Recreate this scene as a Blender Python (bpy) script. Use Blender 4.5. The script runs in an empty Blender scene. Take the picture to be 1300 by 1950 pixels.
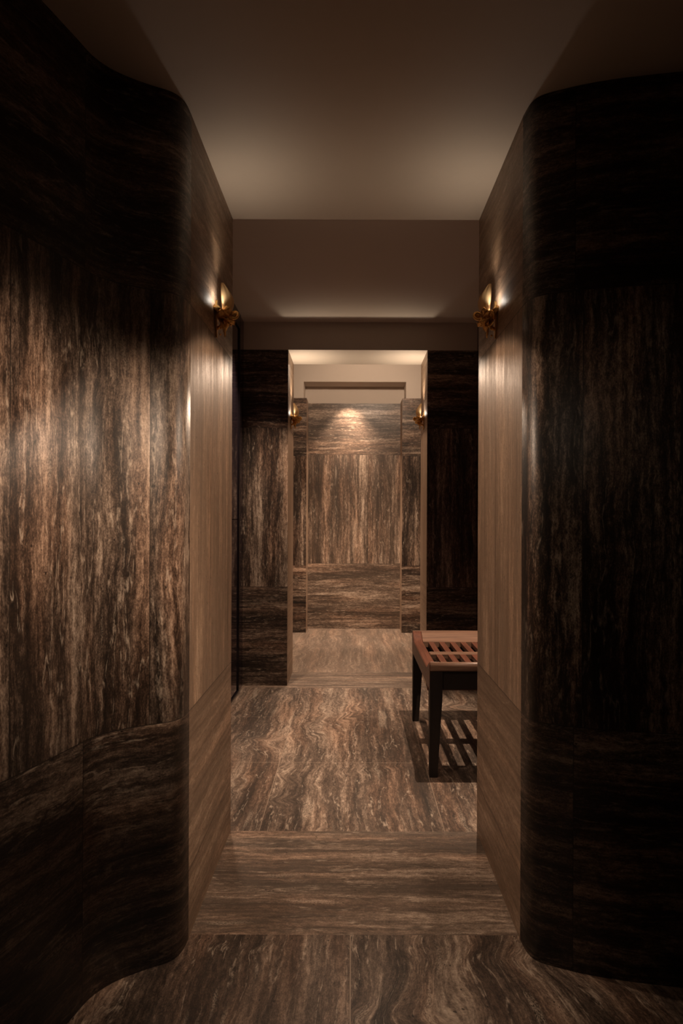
import bpy, bmesh, math, random
from mathutils import Vector, Matrix
random.seed(4)
D = bpy.data; S = bpy.context.scene
COL = S.collection
PI = math.pi
# ------------------------------------------------------------------ camera
F = 1250.0
CH = 1.15
cam_d = D.cameras.new('camera'); cam = D.objects.new('camera', cam_d); COL.objects.link(cam)
cam_d.sensor_fit = 'VERTICAL'; cam_d.sensor_height = 36.0; cam_d.lens = F/1950*36
cam_d.shift_x = -20/1950; cam_d.shift_y = 15/1950
cam_d.clip_start = 0.02
cam.location = (0, 0, CH); cam.rotation_euler = (PI/2, math.radians(-0.22), 0)
S.camera = cam
S.view_settings.view_transform = 'Standard'; S.view_settings.look = 'None'
S.view_settings.gamma = 1; S.view_settings.use_curve_mapping = False
S.view_settings.exposure = 0.0
w = D.worlds.new('world'); S.world = w; w.use_nodes = True
w.node_tree.nodes['Background'].inputs[0].default_value = (0, 0, 0, 1)
w.node_tree.nodes['Background'].inputs[1].default_value = 0.0
# ------------------------------------------------------------------ lights of the place, plus added fill spots
WARM = (1.0, 0.745, 0.54)
def spot(name, loc, target, watts, cone, blend=0.5, radius=0.02, color=WARM):
    l = D.lights.new(name, 'SPOT'); l.energy = watts; l.color = color
    l.spot_size = math.radians(cone); l.spot_blend = blend; l.shadow_soft_size = radius
    o = D.objects.new(name, l); COL.objects.link(o); o.location = loc
    d = Vector(target) - Vector(loc); o.rotation_euler = d.to_track_quat('-Z', 'Y').to_euler()
    return o
spot('bench_downlight', (0.60, 3.10, 2.50), (0.48, 3.30, 0), 250, 52, 0.6, 0.010)
spot('left_downlight', (-0.58, 2.90, 2.50), (-0.50, 2.84, 0), 150, 44, 1.0, 0.03)
spot('left_rear_downlight', (-0.58, 4.15, 2.50), (-0.54, 4.22, 0), 170, 60, 1.0, 0.03)
spot('far_room_downlight', (0.02, 5.75, 2.73), (0.02, 5.95, 0), 300, 84, 0.8, 0.05)
spot('far_room_wall_fill', (0.25, 5.30, 2.73), (0.05, 6.9, 1.9), 80, 110, 0.8, 0.06)  # added unseen fill, brightens the frieze, back wall and far floor
spot('far_room_adjustable_light', (0.03, 6.64, 2.73), (0.0, 2.2, 1.36), 120, 27, 0.8, 0.03)
spot('niche_downlight', (-0.04, 6.72, 2.55), (-0.02, 6.93, 1.3), 75, 76, 0.6, 0.03)
spot('hall_wall_washer', (0.15, 0.50, 2.24), (-0.61, 1.58, 1.00), 215, 38, 1.0, 0.06)
spot('hall_right_fill', (-0.10, 0.50, 2.24), (0.66, 1.62, 1.00), 6.5, 50, 1.0, 0.05)  # added unseen fill, keeps the right curved wall faintly visible
spot('hall_floor_fill', (0.0, 1.15, 2.25), (-0.03, 2.15, 0.0), 80, 50, 1.0, 0.04)  # added unseen fill for the first sill and the hall floor
spot('niche_floor_downlight', (0.02, 6.80, 2.55), (0.02, 6.83, 0), 90, 50, 0.6, 0.03)

# ------------------------------------------------------------------ node helpers
class NT:
    def __init__(s, mat):
        mat.use_nodes = True; s.t = mat.node_tree; s.n = s.t.nodes; s.l = s.t.links
        s.n.clear()
        s.out = s.n.new('ShaderNodeOutputMaterial'); s.b = s.n.new('ShaderNodeBsdfPrincipled')
        s.l.new(s.b.outputs[0], s.out.inputs[0])
    def put(s, sock, v):
        if isinstance(v, bpy.types.NodeSocket): s.l.new(v, sock)
        else: sock.default_value = v
    def m(s, op, a, b=0.0, c=None):
        n = s.n.new('ShaderNodeMath'); n.operation = op
        s.put(n.inputs[0], a); s.put(n.inputs[1], b)
        if c is not None: s.put(n.inputs[2], c)
        return n.outputs[0]
    def vec(s, x, y, z=0.0):
        n = s.n.new('ShaderNodeCombineXYZ')
        for i, v in enumerate((x, y, z)): s.put(n.inputs[i], v)
        return n.outputs[0]
    def noise(s, v, scale=1.0, detail=4, rough=0.5, dist=0.0):
        n = s.n.new('ShaderNodeTexNoise'); s.put(n.inputs['Vector'], v)
        n.inputs['Scale'].default_value = scale; n.inputs['Detail'].default_value = detail
        n.inputs['Roughness'].default_value = rough; n.inputs['Distortion'].default_value = dist
        return n.outputs['Fac']
    def ramp(s, f, stops):
        n = s.n.new('ShaderNodeValToRGB'); s.put(n.inputs[0], f)
        el = n.color_ramp.elements
        while len(el) < len(stops): el.new(0.5)
        for e, (p, c) in zip(el, stops):
            e.position = p; e.color = (c[0], c[1], c[2], 1) if isinstance(c, tuple) else (c, c, c, 1)
        return n.outputs[0]
    def mix(s, f, a, b, mode='MIX'):
        n = s.n.new('ShaderNodeMix'); n.data_type = 'RGBA'; n.blend_type = mode
        s.put(n.inputs[0], f)
        for k, v in ((6, a), (7, b)):
            if isinstance(v, tuple) and len(v) == 3: v = (*v, 1)
            s.put(n.inputs[k], v)
        return n.outputs[2]
    def mr(s, f, a, b, c=0.0, d=1.0):
        n = s.n.new('ShaderNodeMapRange'); s.put(n.inputs[0], f)
        for i, v in enumerate((a, b, c, d)): n.inputs[i+1].default_value = v
        return n.outputs[0]

def stone(name, courses, first_h, ujoints=(), vjoints=None, rough=0.32, seed=0.0, pale=0.0, swirl=0.0,
          joint=0.0025, tint=(1, 1, 1), hgt_axis='v', extra=(), light_joint=False, contrast=1.0, gain=1.0):
    """silver-brown travertine. UV in metres. courses: heights where the veining turns;
    first_h: 1 if the lowest course has veins running along u."""
    mat = D.materials.new(name); t = NT(mat)
    uv = t.n.new('ShaderNodeUVMap').outputs[0]
    sp = t.n.new('ShaderNodeSeparateXYZ'); t.l.new(uv, sp.inputs[0])
    u, v = sp.outputs[0], sp.outputs[1]
    # course index and parity
    k = 0.0
    for z in courses: k = t.m('ADD', k, t.m('GREATER_THAN', v, z))
    par = t.m('MODULO', t.m('ADD', k, 0.0 if first_h else 1.0), 2.0)     # 0 = horizontal veins
    j = 0.0
    hor = t.m('SUBTRACT', 1.0, par)
    if vjoints is None: vjoints = ujoints
    for p in ujoints: j = t.m('ADD', j, t.m('MULTIPLY', hor, t.m('GREATER_THAN', u, p)))
    for p in vjoints: j = t.m('ADD', j, t.m('MULTIPLY', par, t.m('GREATER_THAN', u, p)))
    across = t.m('ADD', t.m('MULTIPLY', v, hor), t.m('MULTIPLY', u, par))
    along = t.m('ADD', t.m('MULTIPLY', u, hor), t.m('MULTIPLY', v, par))
    sd = t.m('ADD', t.m('ADD', t.m('MULTIPLY', k, 3.7), t.m('MULTIPLY', j, 5.3)), seed)
    # gentle waviness of the beds
    lv = t.vec(t.m('MULTIPLY', across, 2.2), t.m('MULTIPLY', along, 2.2), sd)
    w1 = t.m('MULTIPLY', t.m('SUBTRACT', t.noise(lv, 1, 2, .5), 0.5), 0.035)
    mv = t.vec(t.m('MULTIPLY', across, 14), t.m('MULTIPLY', along, 9), sd)
    w2 = t.m('MULTIPLY', t.m('SUBTRACT', t.noise(mv, 1, 3, .6), 0.5), 0.020)
    a2 = t.m('ADD', across, t.m('ADD', w1, w2))
    if swirl:
        sv = t.vec(t.m('MULTIPLY', across, 1.5), t.m('MULTIPLY', along, 1.9), t.m('ADD', sd, 9.0))
        s1 = t.noise(sv, 1, 2, .55, 0.9)
        s1 = t.m('POWER', t.mr(s1, 0.50, 0.85), 1.5)
        a2 = t.m('ADD', a2, t.m('MULTIPLY', s1, swirl))
    broad = t.noise(t.vec(t.m('MULTIPLY', a2, 10), t.m('MULTIPLY', along, .9), sd), 1, 4, .6)
    bands = t.noise(t.vec(t.m('MULTIPLY', a2, 42), t.m('MULTIPLY', along, 3.2), sd), 1, 7, .68)
    thread = t.noise(t.vec(t.m('MULTIPLY', a2, 190), t.m('MULTIPLY', along, 45), sd), 1, 4, .6)
    grain = t.noise(t.vec(t.m('MULTIPLY', a2, 330), t.m('MULTIPLY', along, 170), sd), 1, 3, .7)
    patch = t.noise(t.vec(t.m('MULTIPLY', a2, 85), t.m('MULTIPLY', along, 30), sd), 1, 5, .72)
    f = t.m('ADD', t.m('MULTIPLY', broad, .36), t.m('MULTIPLY', bands, .34))
    f = t.m('ADD', f, t.m('MULTIPLY', thread, .13))
    f = t.m('ADD', f, t.m('MULTIPLY', patch, .20))
    f = t.m('ADD', f, t.m('MULTIPLY', grain, .18))
    # f about 0.55 +-0.1
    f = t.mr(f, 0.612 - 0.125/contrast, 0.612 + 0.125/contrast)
    c = t.ramp(f, [(0.0, (.006, .004, .003)), (.30, (.028, .018, .013)), (.48, (.085, .058, .043)),
                   (.62, (.17, .122, .092)), (.80, (.34, .26, .20)), (1.0, (.56, .455, .37))])
    hue = t.noise(t.vec(t.m('MULTIPLY', a2, 9), t.m('MULTIPLY', along, 1.2), t.m('ADD', sd, 21.0)), 1, 2, .5)
    c = t.mix(t.mr(hue, .42, .62), c, t.mix(1.0, c, (1.08, .94, .86), 'MULTIPLY'))
    if pale: c = t.mix(pale, c, t.mix(t.mr(t.noise(t.vec(t.m('MULTIPLY', a2, 75), t.m('MULTIPLY', along, .5), sd), 1, 5, .6), .3, .7),
                                     (.22, .155, .112), (.44, .335, .26)))
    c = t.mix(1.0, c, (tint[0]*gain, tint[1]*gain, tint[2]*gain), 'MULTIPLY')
    # thin calcite threads, broken up, and flecked cream lenses
    vn = t.noise(t.vec(t.m('MULTIPLY', a2, 17), t.m('MULTIPLY', along, 1.7), t.m('ADD', sd, 33.0)), 1, 3, .5)
    line = t.mr(t.m('ABSOLUTE', t.m('SUBTRACT', vn, .5)), .0, .014, 1.0, 0.0)
    brk = t.mr(patch, .44, .60)
    lens = t.m('MULTIPLY', t.mr(vn, .64, .70), t.mr(grain, .42, .55))
    vein_mask = t.m('MULTIPLY', t.m('MAXIMUM', t.m('MULTIPLY', line, brk), t.m('MULTIPLY', lens, .8)), .55*(1-pale))
    c = t.mix(vein_mask, c, (.58*gain, .47*gain, .37*gain))
    # small open pores
    vo = t.n.new('ShaderNodeTexVoronoi'); vo.inputs['Scale'].default_value = 1
    t.l.new(t.vec(t.m('MULTIPLY', a2, 62), t.m('MULTIPLY', along, 36), sd), vo.inputs['Vector'])
    pm = t.m('MULTIPLY', t.m('LESS_THAN', vo.outputs['Distance'], .13), t.m('GREATER_THAN', t.noise(mv, 2.2, 2, .5), .56))
    c = t.mix(t.m('MULTIPLY', pm, .85), c, (.008, .005, .004))
    # joints
    jm = 0.0
    for z in list(courses) + list(extra):
        jm = t.m('MAXIMUM', jm, t.m('LESS_THAN', t.m('ABSOLUTE', t.m('SUBTRACT', v, z)), joint/2))
    for ps, msk in ((ujoints, hor), (vjoints, par)):
        for p in ps:
            jm = t.m('MAXIMUM', jm, t.m('MULTIPLY', msk, t.m('LESS_THAN', t.m('ABSOLUTE', t.m('SUBTRACT', u, p)), joint/2)))
    c = t.mix(t.m('MULTIPLY', jm, .8), c, (.27, .20, .15) if light_joint else (.012, .009, .007))
    t.put(t.b.inputs['Base Color'], c)
    t.put(t.b.inputs['Roughness'], t.m('ADD', t.m('MULTIPLY', t.m('SUBTRACT', 1.0, f), .18), rough - .06))
    t.b.inputs['IOR'].default_value = 1.5
    h = t.m('SUBTRACT', t.m('SUBTRACT', t.m('MULTIPLY', f, .25), pm), jm)
    bp = t.n.new('ShaderNodeBump'); bp.inputs['Strength'].default_value = .35; bp.inputs['Distance'].default_value = .0012
    t.l.new(h, bp.inputs['Height']); t.l.new(bp.outputs[0], t.b.inputs['Normal'])
    return mat

def plain(name, col, rough=.6, metal=0.0, bump=0.0, bscale=60, var=.06, coat=0.0, spec=None):
    mat = D.materials.new(name); t = NT(mat)
    tc = t.n.new('ShaderNodeTexCoord').outputs['Object']
    nz = t.noise(tc, bscale, 4, .6)
    lo = tuple(c*(1-var) for c in col); hi = tuple(min(1, c*(1+var)) for c in col)
    t.put(t.b.inputs['Base Color'], t.mix(nz, lo, hi))
    t.b.inputs['Roughness'].default_value = rough; t.b.inputs['Metallic'].default_value = metal
    t.b.inputs['Coat Weight'].default_value = coat
    if spec is not None: t.b.inputs['Specular IOR Level'].default_value = spec
    if bump:
        bp = t.n.new('ShaderNodeBump'); bp.inputs['Strength'].default_value = bump; bp.inputs['Distance'].default_value = .002
        t.l.new(nz, bp.inputs['Height']); t.l.new(bp.outputs[0], t.b.inputs['Normal'])
    return mat

def wood(name, dark, light, axis=1, rough=.42):
    mat = D.materials.new(name); t = NT(mat)
    tc = t.n.new('ShaderNodeTexCoord').outputs['Object']
    sp = t.n.new('ShaderNodeSeparateXYZ'); t.l.new(tc, sp.inputs[0])
    s = [70, 70, 70]; s[axis] = 3.0
    v = t.vec(*[t.m('MULTIPLY', sp.outputs[i], s[i]) for i in range(3)])
    n1 = t.noise(v, 1, 5, .6, .6); n2 = t.noise(v, 4, 3, .6)
    f = t.m('ADD', t.m('MULTIPLY', n1, .7), t.m('MULTIPLY', n2, .3))
    t.put(t.b.inputs['Base Color'], t.mix(t.mr(f, .35, .65), dark, light))
    t.b.inputs['Roughness'].default_value = rough
    bp = t.n.new('ShaderNodeBump'); bp.inputs['Strength'].default_value = .2; bp.inputs['Distance'].default_value = .0006
    t.l.new(f, bp.inputs['Height']); t.l.new(bp.outputs[0], t.b.inputs['Normal'])
    return mat

# wall course heights (metres)
ZH, ZL, ZB = 1.737, 0.624, 0.184
M_curve = stone('travertine_curved_wall', (ZL, ZH), True, (0.335,), vjoints=(.155, .565), rough=.40, seed=1.0, extra=(ZB,))
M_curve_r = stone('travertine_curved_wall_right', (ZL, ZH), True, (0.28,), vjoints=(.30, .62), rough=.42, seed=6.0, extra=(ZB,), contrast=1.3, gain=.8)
M_reveal_lit = stone('travertine_reveal_lit', (ZL, ZH), True, (), rough=.42, seed=2.4, pale=0.5, tint=(1.12, 1.0, .88), contrast=1.15, extra=(ZB,))  # paler, warmer stone: grazing sheen and lamp light put into the colour
M_pier = stone('travertine_pier', (0.685, 1.786), True, (), rough=.40, seed=14.0, extra=(0.125,))
M_pier_side_lit = stone('travertine_pier_side_lit', (0.685, 1.786), True, (), rough=.44, seed=4.4, pale=0.75, tint=(1.1, 1.0, .9))  # same stone made paler, strong grazing light painted into its colour
M_far = stone('travertine_far_pier', (0.685, 1.80), True, (), rough=.36, seed=8.2, extra=(0.11,))
M_back = stone('travertine_back_wall', (0.689, 1.838), True, (), vjoints=(.33, .92), rough=.36, seed=3.3, pale=0.12, extra=(0.175, 2.13), gain=1.1)
M_plaster = plain('ceiling_plaster', (.58, .50, .43), .75, bump=.03, bscale=30, var=.02)
M_mirror = plain('smoked_mirror_door', (.16, .12, .16), .06, 0.9, var=.02)
M_blackframe = plain('black_lacquer_frame', (.008, .006, .008), .25)

# ------------------------------------------------------------------ mesh helpers
def link(name, bm, mats, parent=None, smooth=False, props=None):
    me = D.meshes.new(name); bmesh.ops.recalc_face_normals(bm, faces=bm.faces)
    bm.to_mesh(me); bm.free()
    for m in (mats if isinstance(mats, (list, tuple)) else [mats]): me.materials.append(m)
    if smooth:
        for p in me.polygons: p.use_smooth = True
    o = D.objects.new(name, me); COL.objects.link(o)
    if parent: o.parent = parent
    if props:
        for k, v in props.items(): o[k] = v
    return o
STR = {'kind': 'structure'}
def box_bm(bm, x0, x1, y0, y1, z0, z1, bevel=0.0, mi=0):
    vs = [bm.verts.new((x, y, z)) for x in (x0, x1) for y in (y0, y1) for z in (z0, z1)]
    idx = [(0,1,3,2), (4,6,7,5), (0,4,5,1), (2,3,7,6), (0,2,6,4), (1,5,7,3)]
    fs = [bm.faces.new([vs[i] for i in q]) for q in idx]
    for f in fs: f.material_index = mi
    if bevel:
        es = list({e for f in fs for e in f.edges})
        bmesh.ops.bevel(bm, geom=es, offset=bevel, segments=2, profile=.6, affect='EDGES')
def box(name, x0, x1, y0, y1, z0, z1, mat, parent=None, bevel=0.0, props=None):
    bm = bmesh.new(); box_bm(bm, x0, x1, y0, y1, z0, z1, bevel)
    return link(name, bm, mat, parent, props=props)
def prism(name, pts, z0, z1, mats, face_mat=None, u0=0.0, props=STR, smooth_idx=()):
    """vertical extrusion of a closed plan polygon, UV (run length, height)"""
    bm = bmesh.new(); uvl = bm.loops.layers.uv.new('UVMap')
    n = len(pts); lo = [bm.verts.new((x, y, z0)) for x, y in pts]; hi = [bm.verts.new((x, y, z1)) for x, y in pts]
    s = u0
    for i in range(n):
        j = (i+1) % n; L = math.dist(pts[i], pts[j])
        f = bm.faces.new((lo[i], lo[j], hi[j], hi[i]))
        for lp, (uu, vv) in zip(f.loops, ((s, z0), (s+L, z0), (s+L, z1), (s, z1))): lp[uvl].uv = (uu, vv)
        f.material_index = face_mat(i) if face_mat else 0
        f.smooth = i in smooth_idx
        s += L
    for ring in (lo[::-1], hi):
        f = bm.faces.new(ring)
        for lp in f.loops: lp[uvl].uv = (lp.vert.co.x, lp.vert.co.y)
    return link(name, bm, mats, props=props)
def smooth_curve(pts, k=6):
    """Catmull-Rom through plan points"""
    out = []; P = [pts[0]] + list(pts) + [pts[-1]]
    for i in range(1, len(P)-2):
        p0, p1, p2, p3 = (Vector(P[i+a]) for a in (-1, 0, 1, 2))
        for q in range(k):
            t = q/k
            out.append(tuple(.5*((2*p1) + (p2-p0)*t + (2*p0-5*p1+4*p2-p3)*t*t + (3*p1-p0-3*p2+p3)*t**3)))
    out.append(tuple(pts[-1])); return out

# ------------------------------------------------------------------ shell: hall and passage
D0, D1 = 1.80, 2.424      # reveal of the first opening
ZC = 2.259                # hall ceiling
left_c = smooth_curve([(-.444, 1.80), (-.448, 1.745), (-.470, 1.705), (-.525, 1.673), (-.585, 1.630), (-.622, 1.578),
                       (-.642, 1.505), (-.664, 1.42), (-.702, 1.29), (-.78, 1.06), (-.90, .80), (-1.08, .5), (-1.2, .2)])
nl = len(left_c)
ptsL = left_c + [(-1.2, -1.5), (-1.5, -1.5), (-1.5, D1), (-.444, D1)]
prism('wall_left', ptsL, 0, ZC, [M_curve, M_reveal_lit], lambda i: 1 if i == len(ptsL)-1 else 0, smooth_idx=range(nl-1))
right_c = smooth_curve([(.465, 1.80), (.471, 1.745), (.490, 1.712), (.540, 1.686), (.610, 1.660), (.70, 1.638), (.85, 1.612),
                        (1.0, 1.585), (1.12, 1.53), (1.2, 1.42), (1.22, 1.2)])
nr = len(right_c)
ptsR = right_c + [(1.22, -1.5), (1.5, -1.5), (1.5, D1), (.465, D1)]
prism('wall_right', ptsR, 0, ZC, [M_curve_r, M_reveal_lit], lambda i: 1 if i == len(ptsR)-1 else 0, u0=0.1, smooth_idx=range(nr-1))
prism('wall_behind', [(-1.2, -1.5), (1.22, -1.5), (1.22, -1.6), (-1.2, -1.6)], 0, ZC, [M_curve])
box('ceiling_hall', -1.5, 1.5, -1.6, D1, ZC, 2.60, M_plaster, props=STR)

# ------------------------------------------------------------------ changing room
XL, XR = -.750, .857
P0, P1 = 4.545, 4.966
ZR, ZBM = 2.518, 2.326
box('ceiling_changing_room', -1.5, 1.5, D1, P0, ZR, 2.60, M_plaster, props=STR)
box('ceiling_beam', -1.5, 1.5, P0, P1, ZBM, 2.80, M_plaster, props=STR)
box('trim_1', -1.5, -.80, D1, P0, 0, ZR, M_blackframe, props=STR)
box('trim_2', .91, 1.5, D1, P0, 0, ZR, M_blackframe, props=STR)
prism('wall_middle_left', [(-.445, P0), (-.445, P1), (-1.5, P1), (-1.5, P0)], 0, ZBM, [M_pier, M_pier_side_lit],
      lambda i: 1 if i == 0 else 0, u0=.3)
prism('wall_middle_right', [(.518, P0), (1.5, P0), (1.5, P1), (.518, P1)], 0, ZBM, [M_pier, M_pier_side_lit],
      lambda i: 1 if i == 3 else 0, u0=1.1)
def mirror_door(n, x, s, y0, y1):
    """smoked mirror leaf in a black frame; s = side towards the room"""
    a, b = sorted((x, x - s*.045))
    r = D.objects.new('door_%d' % n, None); COL.objects.link(r); r.location = (x, (y0+y1)/2, 0); r['kind'] = 'structure'
    cy = (y0+y1)/2; a -= x; b -= x; hw = (y1-y0)/2
    bm = bmesh.new()
    box_bm(bm, a, b, -hw, -hw+.035, 0, ZR); box_bm(bm, a, b, hw-.035, hw, 0, ZR)
    box_bm(bm, a, b, -hw+.035, hw-.035, ZR-.10, ZR); box_bm(bm, a, b, -hw+.035, hw-.035, 0, .012)
    link('door_frame', bm, M_blackframe, r)
    m0, m1 = (a+.008, b-.008) 
    bm = bmesh.new(); box_bm(bm, m0, m1, -hw+.038, hw-.038, .012, 1.148); box_bm(bm, m0, m1, -hw+.038, hw-.038, 1.152, ZR-.104)
    link('mirror_panel', bm, M_mirror, r)
ys = [D1+.01, 3.08, 3.74, 4.41]
n = 1
for i in range(3):
    mirror_door(n, XL, 1, ys[i], ys[i+1]-.006); n += 1
for i in range(3):
    mirror_door(n, XR, -1, ys[i], ys[i+1]-.006); n += 1
box('trim_3', XL-.045, XL-.004, 4.41, P0-.001, 0, ZR, M_mirror, props=STR)
box('trim_4', XR+.004, XR+.045, 4.41, P0-.001, 0, ZR, M_mirror, props=STR)

# ------------------------------------------------------------------ far room
FD, BD = 6.69, 6.94
prism('wall_far_left', [(-.466, FD), (-.466, BD), (-1.5, BD), (-1.5, FD)], 0, 2.39, [M_far, M_pier_side_lit],
      lambda i: 1 if i == 0 else 0, u0=.2)
prism('wall_far_right', [(.508, FD), (1.5, FD), (1.5, BD), (.508, BD)], 0, 2.39, [M_far, M_pier_side_lit],
      lambda i: 1 if i == 3 else 0, u0=.9)
prism('wall_back', [(-1.5, BD), (1.5, BD), (1.5, BD+.1), (-1.5, BD+.1)], 0, 2.38, [M_back], u0=-.75)
box('wall_back_upper', -1.5, 1.5, BD+.004, BD+.1, 2.38, 2.557, M_plaster, props=STR)
bm = bmesh.new()
box_bm(bm, -1.5, -.498, FD, BD, 2.39, 2.557); box_bm(bm, .546, 1.5, FD, BD, 2.39, 2.557); box_bm(bm, -1.5, 1.5, FD, BD+.1, 2.557, 2.80)
link('wall_far_upper', bm, M_plaster, props=STR)
box('ceiling_far_room', -1.5, 1.5, P1, FD, 2.75, 2.80, M_plaster, props=STR)
box('wall_far_side_left', -1.5, -1.3, P1, FD, 0, 2.75, M_plaster, props=STR)
box('wall_far_side_right', 1.3, 1.5, P1, FD, 0, 2.75, M_plaster, props=STR)

# ------------------------------------------------------------------ floor
def floor_mesh(x0, x1, y0, y1, mat):
    bm = bmesh.new(); uvl = bm.loops.layers.uv.new('UVMap')
    box_bm(bm, x0, x1, y0, y1, -.1, 0)
    for ff in bm.faces:
        for lp in ff.loops: lp[uvl].uv = (lp.vert.co.x, lp.vert.co.y)
    link('floor', bm, mat, props=STR)
M_floor = stone('travertine_floor', (), False, (-.339, .347), rough=.46, seed=3.0, pale=.05, swirl=.16, contrast=.8, joint=.003, extra=(3.11, 3.83), light_joint=True)
M_floor_hall = stone('travertine_hall_floor', (), False, (0.0,), rough=.44, seed=8.0, pale=.0, swirl=.12, contrast=.72, joint=.003, extra=(.9,), light_joint=True)
M_floor_sill = stone('travertine_sill', (), True, (), rough=.46, seed=5.0, pale=.18, joint=.003, light_joint=True)
M_floor_far = stone('travertine_far_floor', (), False, (), rough=.46, seed=11.0, pale=.3, swirl=.12, contrast=.8, light_joint=True)
floor_mesh(-1.5, 1.5, -1.6, 1.819, M_floor_hall)
floor_mesh(-1.5, 1.5, 1.819, D1, M_floor_sill)
floor_mesh(-1.5, 1.5, D1, 4.49, M_floor)
floor_mesh(-1.5, 1.5, 4.49, 4.957, M_floor_sill)
floor_mesh(-1.5, 1.5, 4.957, BD+.1, M_floor_far)

# ------------------------------------------------------------------ bench
W_red = wood('walnut_seat_wood', (.075, .025, .015), (.16, .058, .034))
W_end = wood('walnut_end_rail', (.11, .06, .04), (.24, .137, .092), axis=0)
W_shade = wood('shaded_leg_wood', (.006, .0035, .003), (.014, .008, .006), axis=2, rough=.55)  # near-black: shade on the unlit legs and end aprons put into the colour
BX0, BX1, BY0, BY1 = .349, .836, 2.93, 3.786
bench = D.objects.new('slatted_bench', None); COL.objects.link(bench)
bench.location = ((BX0+BX1)/2, (BY0+BY1)/2, 0)
bench['label'] = 'slatted wooden bench with scooped reddish seat and tapered legs, coloured dark for shade'; bench['category'] = 'bench'
HX, HY = (BX1-BX0)/2, (BY1-BY0)/2
def ztop(y):                       # scooped seat: raised rounded ends
    a = (abs(y) - (HY-.135))/.125
    if a <= 0: return .470
    a = min(a, 1); return .470 + .044*(a*a*(3-2*a))
def side_rail(s):
    bm = bmesh.new(); N = 48; x0, x1 = (-HX, -HX+.050) if s < 0 else (HX-.050, HX)
    secs = []
    for i in range(N+1):
        y = -HY+.004 + (2*HY-.008)*i/N
        zt = ztop(y); edge = min(1, (HY-.004-abs(y))/.012)
        zt -= .010*(1-math.sqrt(max(0, 1-(1-edge)**2)))
        zb = .392
        b = .004
        secs.append([bm.verts.new(p) for p in ((x0, y, zb), (x1, y, zb), (x1, y, zt-b), (x1-b, y, zt), (x0+b, y, zt), (x0, y, zt-b))])
    for a, b_ in zip(secs, secs[1:]):
        for i in range(6): bm.faces.new((a[i], a[(i+1) % 6], b_[(i+1) % 6], b_[i]))
    bm.faces.new(secs[0]); bm.faces.new(secs[-1][::-1])
    return link('side_rail', bm, W_red, bench)
for s in (-1, 1): side_rail(s)
def end_rail(s):
    bm = bmesh.new(); prof = []
    for i in range(17):
        y = HY-.125 + (.121)*i/16
        z = ztop(y); prof.append((y, z))
    prof += [(HY-.0005, .510), (HY+.002, .500), (HY+.001, .486), (HY-.006, .477), (HY-.03, .474), (HY-.10, .445), (HY-.125, .442)]
    n = len(prof); x0, x1 = -HX+.0505, HX-.0505
    if True: x0, x1 = -HX+.0505, HX-.0505
    A = [bm.verts.new((x0, s*y, z)) for y, z in prof]; B = [bm.verts.new((x1, s*y, z)) for y, z in prof]
    for i in range(n): bm.faces.new((A[i], A[(i+1) % n], B[(i+1) % n], B[i]))
    bm.faces.new(A); bm.faces.new(B[::-1])
    o = link('end_rail', bm, W_end, bench)
    # rounded nosing running across the whole width
    bm = bmesh.new(); prof = []
    for i in range(20):
        a = 2*PI*i/20; prof.append((HY-.006+.014*math.cos(a), .4945+.0205*math.sin(a)))
    x0, x1 = -HX+.003, HX-.003
    A = [bm.verts.new((x0, s*y, z)) for y, z in prof]; B = [bm.verts.new((x1, s*y, z)) for y, z in prof]
    for i in range(20): bm.faces.new((A[i], A[(i+1) % 20], B[(i+1) % 20], B[i]))
    bm.faces.new(A); bm.faces.new(B[::-1])
    q = link('nosing', bm, W_end, o)
    for p in q.data.polygons: p.use_smooth = len(p.vertices) == 4
for s in (-1, 1): end_rail(s)
nslat = 6; hole = .0295; pitch = (2*HX-.10+(.0))/ (nslat+1) 
sw = (2*HX-.10-(nslat+1)*hole)/nslat
for i in range(nslat):
    x = -HX+.05+hole+i*(hole+sw)
    box('slat', x, x+sw, -HY+.124, HY-.124, .448, .470, W_red, bench, bevel=.0025)
box('cross_bar', -HX+.0505, HX-.0505, -.033+.0, .033, .4475, .4715, W_end, bench, bevel=.002)
for s in (-1, 1):
    a, b = sorted((s*(HY-.008), s*(HY-.034)))
    box('apron', -HX+.05, HX-.05, a, b, .392, .4735, W_shade, bench, bevel=.002)
box('stretcher', -HX+.004, HX-.004, -HY+.125, -HY+.150, .358, .391, W_red, bench, bevel=.002)
for sx in (-1, 1):
    for sy in (-1, 1):
        bm = bmesh.new(); X, Y = sx*HX, sy*HY
        tw, bw = .058, .036
        ring = []
        for z, w_ in ((0, bw), (.003, bw+.001), (.36, tw), (.4745, tw)):
            o_ = 0.0015
            xs = (X-sx*o_, X-sx*w_); yy = (Y-sy*o_, Y-sy*w_)
            ring.append([bm.verts.new(p) for p in ((xs[0], yy[0], z), (xs[1], yy[0], z), (xs[1], yy[1], z), (xs[0], yy[1], z))])
        for a, b_ in zip(ring, ring[1:]):
            for i in range(4): bm.faces.new((a[i], a[(i+1) % 4], b_[(i+1) % 4], b_[i]))
        bm.faces.new(ring[0]); bm.faces.new(ring[-1][::-1])
        bmesh.ops.recalc_face_normals(bm, faces=bm.faces)
        link('leg', bm, W_shade, bench)

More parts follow.
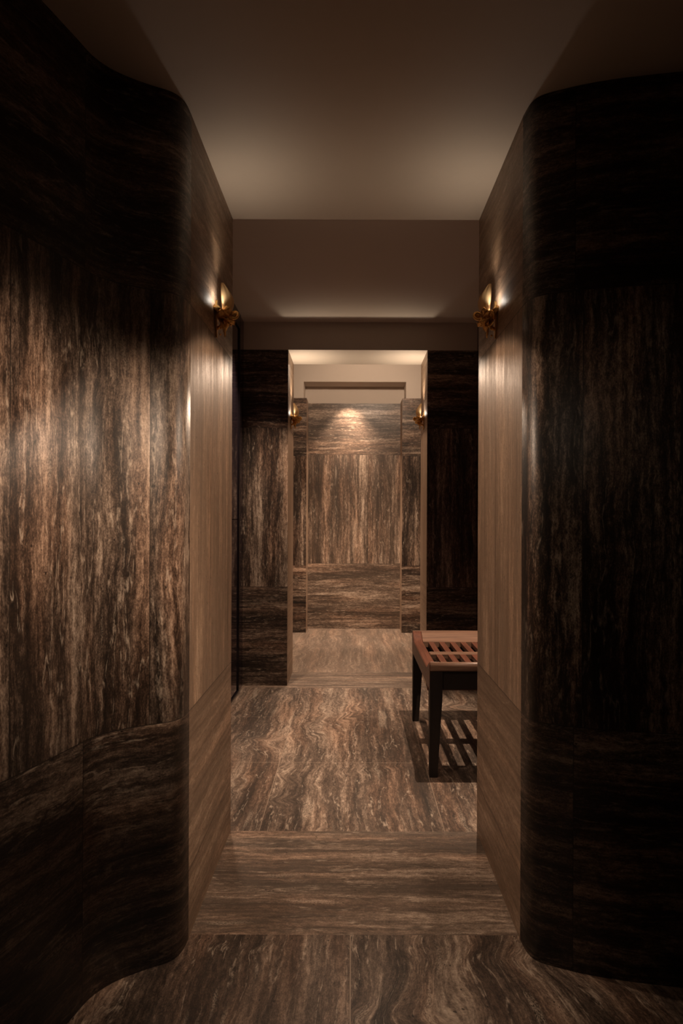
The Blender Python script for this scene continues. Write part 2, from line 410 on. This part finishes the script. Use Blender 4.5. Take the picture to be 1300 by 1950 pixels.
# ------------------------------------------------------------------ gilded wall sconces
M_gold = plain('gilded_brass', (.80, .46, .17), .42, .85, bump=.6, bscale=140, var=.35)
M_blade = plain('gilded_leaf_blade', (.75, .50, .25), .50, .6, bump=.25, bscale=60, var=.15)
M_bulb = D.materials.new('lamp_glass'); tb = NT(M_bulb)
tb.b.inputs['Base Color'].default_value = (1, .95, .88, 1)
tb.b.inputs['Emission Color'].default_value = (1, .88, .72, 1); tb.b.inputs['Emission Strength'].default_value = 9
def sheet(bm, fn, nu, nv, th=.0012):
    """surface fn(u,v)->Vector given thickness"""
    g = [[bm.verts.new(fn(i/nu, j/nv)) for j in range(nv+1)] for i in range(nu+1)]
    fs = [bm.faces.new((g[i][j], g[i+1][j], g[i+1][j+1], g[i][j+1])) for i in range(nu) for j in range(nv)]
    bmesh.ops.recalc_face_normals(bm, faces=fs)
    bmesh.ops.solidify(bm, geom=fs, thickness=th)
def tube(bm, pts, radii, seg=10):
    prev = None; pts = [Vector(p) for p in pts]
    for i, p in enumerate(pts):
        d = (pts[min(i+1, len(pts)-1)] - pts[max(i-1, 0)]).normalized()
        a = d.cross(Vector((.13, .97, .2))).normalized(); b = d.cross(a)
        r = radii[i] if isinstance(radii, (list, tuple)) else radii
        ring = [bm.verts.new(p + r*(a*math.cos(2*PI*k/seg) + b*math.sin(2*PI*k/seg))) for k in range(seg)]
        if prev:
            for k in range(seg): bm.faces.new((prev[k], prev[(k+1) % seg], ring[(k+1) % seg], ring[k]))
        else: bm.faces.new(ring[::-1])
        prev = ring
    bm.faces.new(prev)
def petal(base, d, up, L, W, curl, seed):
    rnd = random.Random(seed); ph = rnd.random()*6
    base, d, up = Vector(base), Vector(d).normalized(), Vector(up).normalized()
    side = d.cross(up).normalized()
    def fn(u, v):
        w_ = W*math.sin(PI*min(1, .12+.86*u))**.7*(v-.5)
        ruff = .10*L*u*math.sin(9*v+ph) + .05*L*u*math.sin(23*v+ph*2)
        return base + d*(L*u) + side*w_ + up*(curl*L*u*u + ruff + .5*W*(v-.5)**2*4*.3)
    return fn
def make_sconce(s, scale, loc, label, lamp_up, lamp_down, lamp_glow=.4):
    """s = +1 : mounted on the left wall and projecting to +x"""
    r = D.objects.new('wall_sconce', None); COL.objects.link(r); r.location = loc
    r['label'] = label; r['category'] = 'wall lamp'; r['group'] = 'gilded leaf sconces in the openings'
    X = lambda x: s*x*scale
    def V(x, y, z): return Vector((s*x, y, z))*scale
    # back plate: pointed shield on the wall
    bm = bmesh.new(); out = []
    prof = [(-.075, .003), (-.06, .010), (-.035, .016), (0, .019), (.025, .017), (.040, .010), (.046, .003)]
    pl = [(h, z) for z, h in prof] + [(-h, z) for z, h in prof[::-1]]
    A = [bm.verts.new(V(.0005, y, z)) for y, z in pl]; B = [bm.verts.new(V(.005, y*.92, z)) for y, z in pl]
    n_ = len(pl)
    for i in range(n_): bm.faces.new((A[i], A[(i+1) % n_], B[(i+1) % n_], B[i]))
    bm.faces.new(A); bm.faces.new(B[::-1])
    link('back_plate', bm, M_gold, r)
    # stem
    bm = bmesh.new(); tube(bm, [V(.004, 0, -.045), V(.014, 0, -.04), V(.026, 0, -.026), V(.032, 0, -.008), V(.034, 0, .008)],
                           [x*scale for x in (.006, .0055, .006, .007, .005)])
    link('stem', bm, M_gold, r, smooth=True)
    # tall leaf blade
    def blade(u, v):
        z = -.006 + .112*u
        w_ = .030*math.sin(PI*(.10+.895*u)**1.15)**.85
        a = (v-.5)*2
        x = .036 + .013*math.sin(PI*u*.8) - .024*u**2.2 - .011*a*a*(1-u*.5) + .0012*math.sin(7*a)
        return V(x + .5*a*w_ + .002, .87*a*w_ + .008, z)
    bm = bmesh.new(); sheet(bm, blade, 22, 12, .0018*scale)
    link('leaf_blade', bm, M_blade, r, smooth=True)
    # crumpled petal cup holding the lamp
    bm = bmesh.new()
    for i in range(7):
        a = 2*PI*i/7 + .3; dx, dy = math.cos(a), math.sin(a)
        L = (.046, .054, .040, .062, .056, .044, .050)[i]
        sheet(bm, petal(V(.024 + .004*dx, .004*dy, -.022), (s*dx*.42, dy*.9, .75), (-s*dx*.6, -dy*.8, .5), L*scale, .042*scale, -.15, i), 8, 8, .0012*scale)
    link('petal_cup', bm, M_gold, r, smooth=True)
    # lower drooping leaves
    bm = bmesh.new()
    for i, (dx, dy, dz, L) in enumerate(((.9, .3, -.35, .042), (.8, -.5, -.5, .040), (.25, .7, -.9, .040), (.2, -.6, -.95, .044), (.15, 0, -1, .058), (1, 0, -.05, .036))):
        sheet(bm, petal(V(.020, 0, -.018), (s*dx, dy, dz), (s*.2, .1, .8), L*scale, .036*scale, .10, 20+i), 8, 8, .0012*scale)
    link('hanging_leaf', bm, M_gold, r, smooth=True)
    # scrolled curl at the front
    bm = bmesh.new(); P = []; R = []
    for i in range(30):
        t = i/29; a = -2.2 + 5.6*t; q = .0145*(1-.45*t)
        P.append(V(.060 + q*math.cos(a), .010*t-.004, .0 + q*math.sin(a))); R.append((.0046-.0018*t)*scale)
    P = [V(.034, 0, -.014), V(.044, -.002, -.016)] + P; R = [.004*scale, .0045*scale] + R
    tube(bm, P, R, 8)
    for i in range(5):
        a = 2*PI*i/5
        sheet(bm, petal(V(.060, 0, 0), (s*math.cos(a), .3, math.sin(a)), (0, -s, .1), .014*scale, .013*scale, .3, 40+i), 4, 4, .001*scale)
    link('scroll', bm, M_gold, r, smooth=True)
    # small berries
    for x, y, z, q in ((.040, -.016, -.020, .004), (.046, .012, -.030, .0045), (.020, -.018, -.050, .0035), (.012, .012, -.062, .0035)):
        bm = bmesh.new(); bmesh.ops.create_icosphere(bm, subdivisions=2, radius=q*scale, matrix=Matrix.Translation(V(x, y, z)))
        link('berry', bm, M_gold, r, smooth=True)
    # lamp
    bm = bmesh.new(); bmesh.ops.create_uvsphere(bm, u_segments=12, v_segments=8, radius=.006*scale, matrix=Matrix.Translation(V(.018, -.018, .006)))
    link('bulb', bm, M_bulb, r, smooth=True)
    for nm, p, tg, wt, cone, bl, col, rad in (
            ('sconce_uplight', V(.046, -.01, .112), V(.16, .04, .5), lamp_up, 140, 1.0, (1, .80, .58), .03),
            ('sconce_lamp', V(.036, -.044, .028), V(-.02, -.06, .095), lamp_glow, 172, .6, (1, .90, .78), .008),
            ('sconce_downlight', V(.040, -.01, -.072), V(.90, .02, -.87), lamp_down, 84, .12, WARM, .02)):
        o = spot(nm, Vector(loc)+p, Vector(loc)+tg, wt, cone, bl, rad, col)
    return r
make_sconce(1, 1.0, (-.4438, 2.13, 1.815), 'gilded leaf sconce on left stone side of the near opening', 1.2, 22.0)
make_sconce(-1, 1.0, (.4648, 2.13, 1.815), 'gilded leaf sconce on right stone side of the near opening', 1.2, 22.0)
make_sconce(1, 1.05, (-.4448, 4.76, 1.885), 'small gilded leaf sconce on left side of the far opening', 7.0, 12.0)
make_sconce(-1, 1.05, (.5178, 4.76, 1.885), 'small gilded leaf sconce on right side of the far opening', 7.0, 12.0)
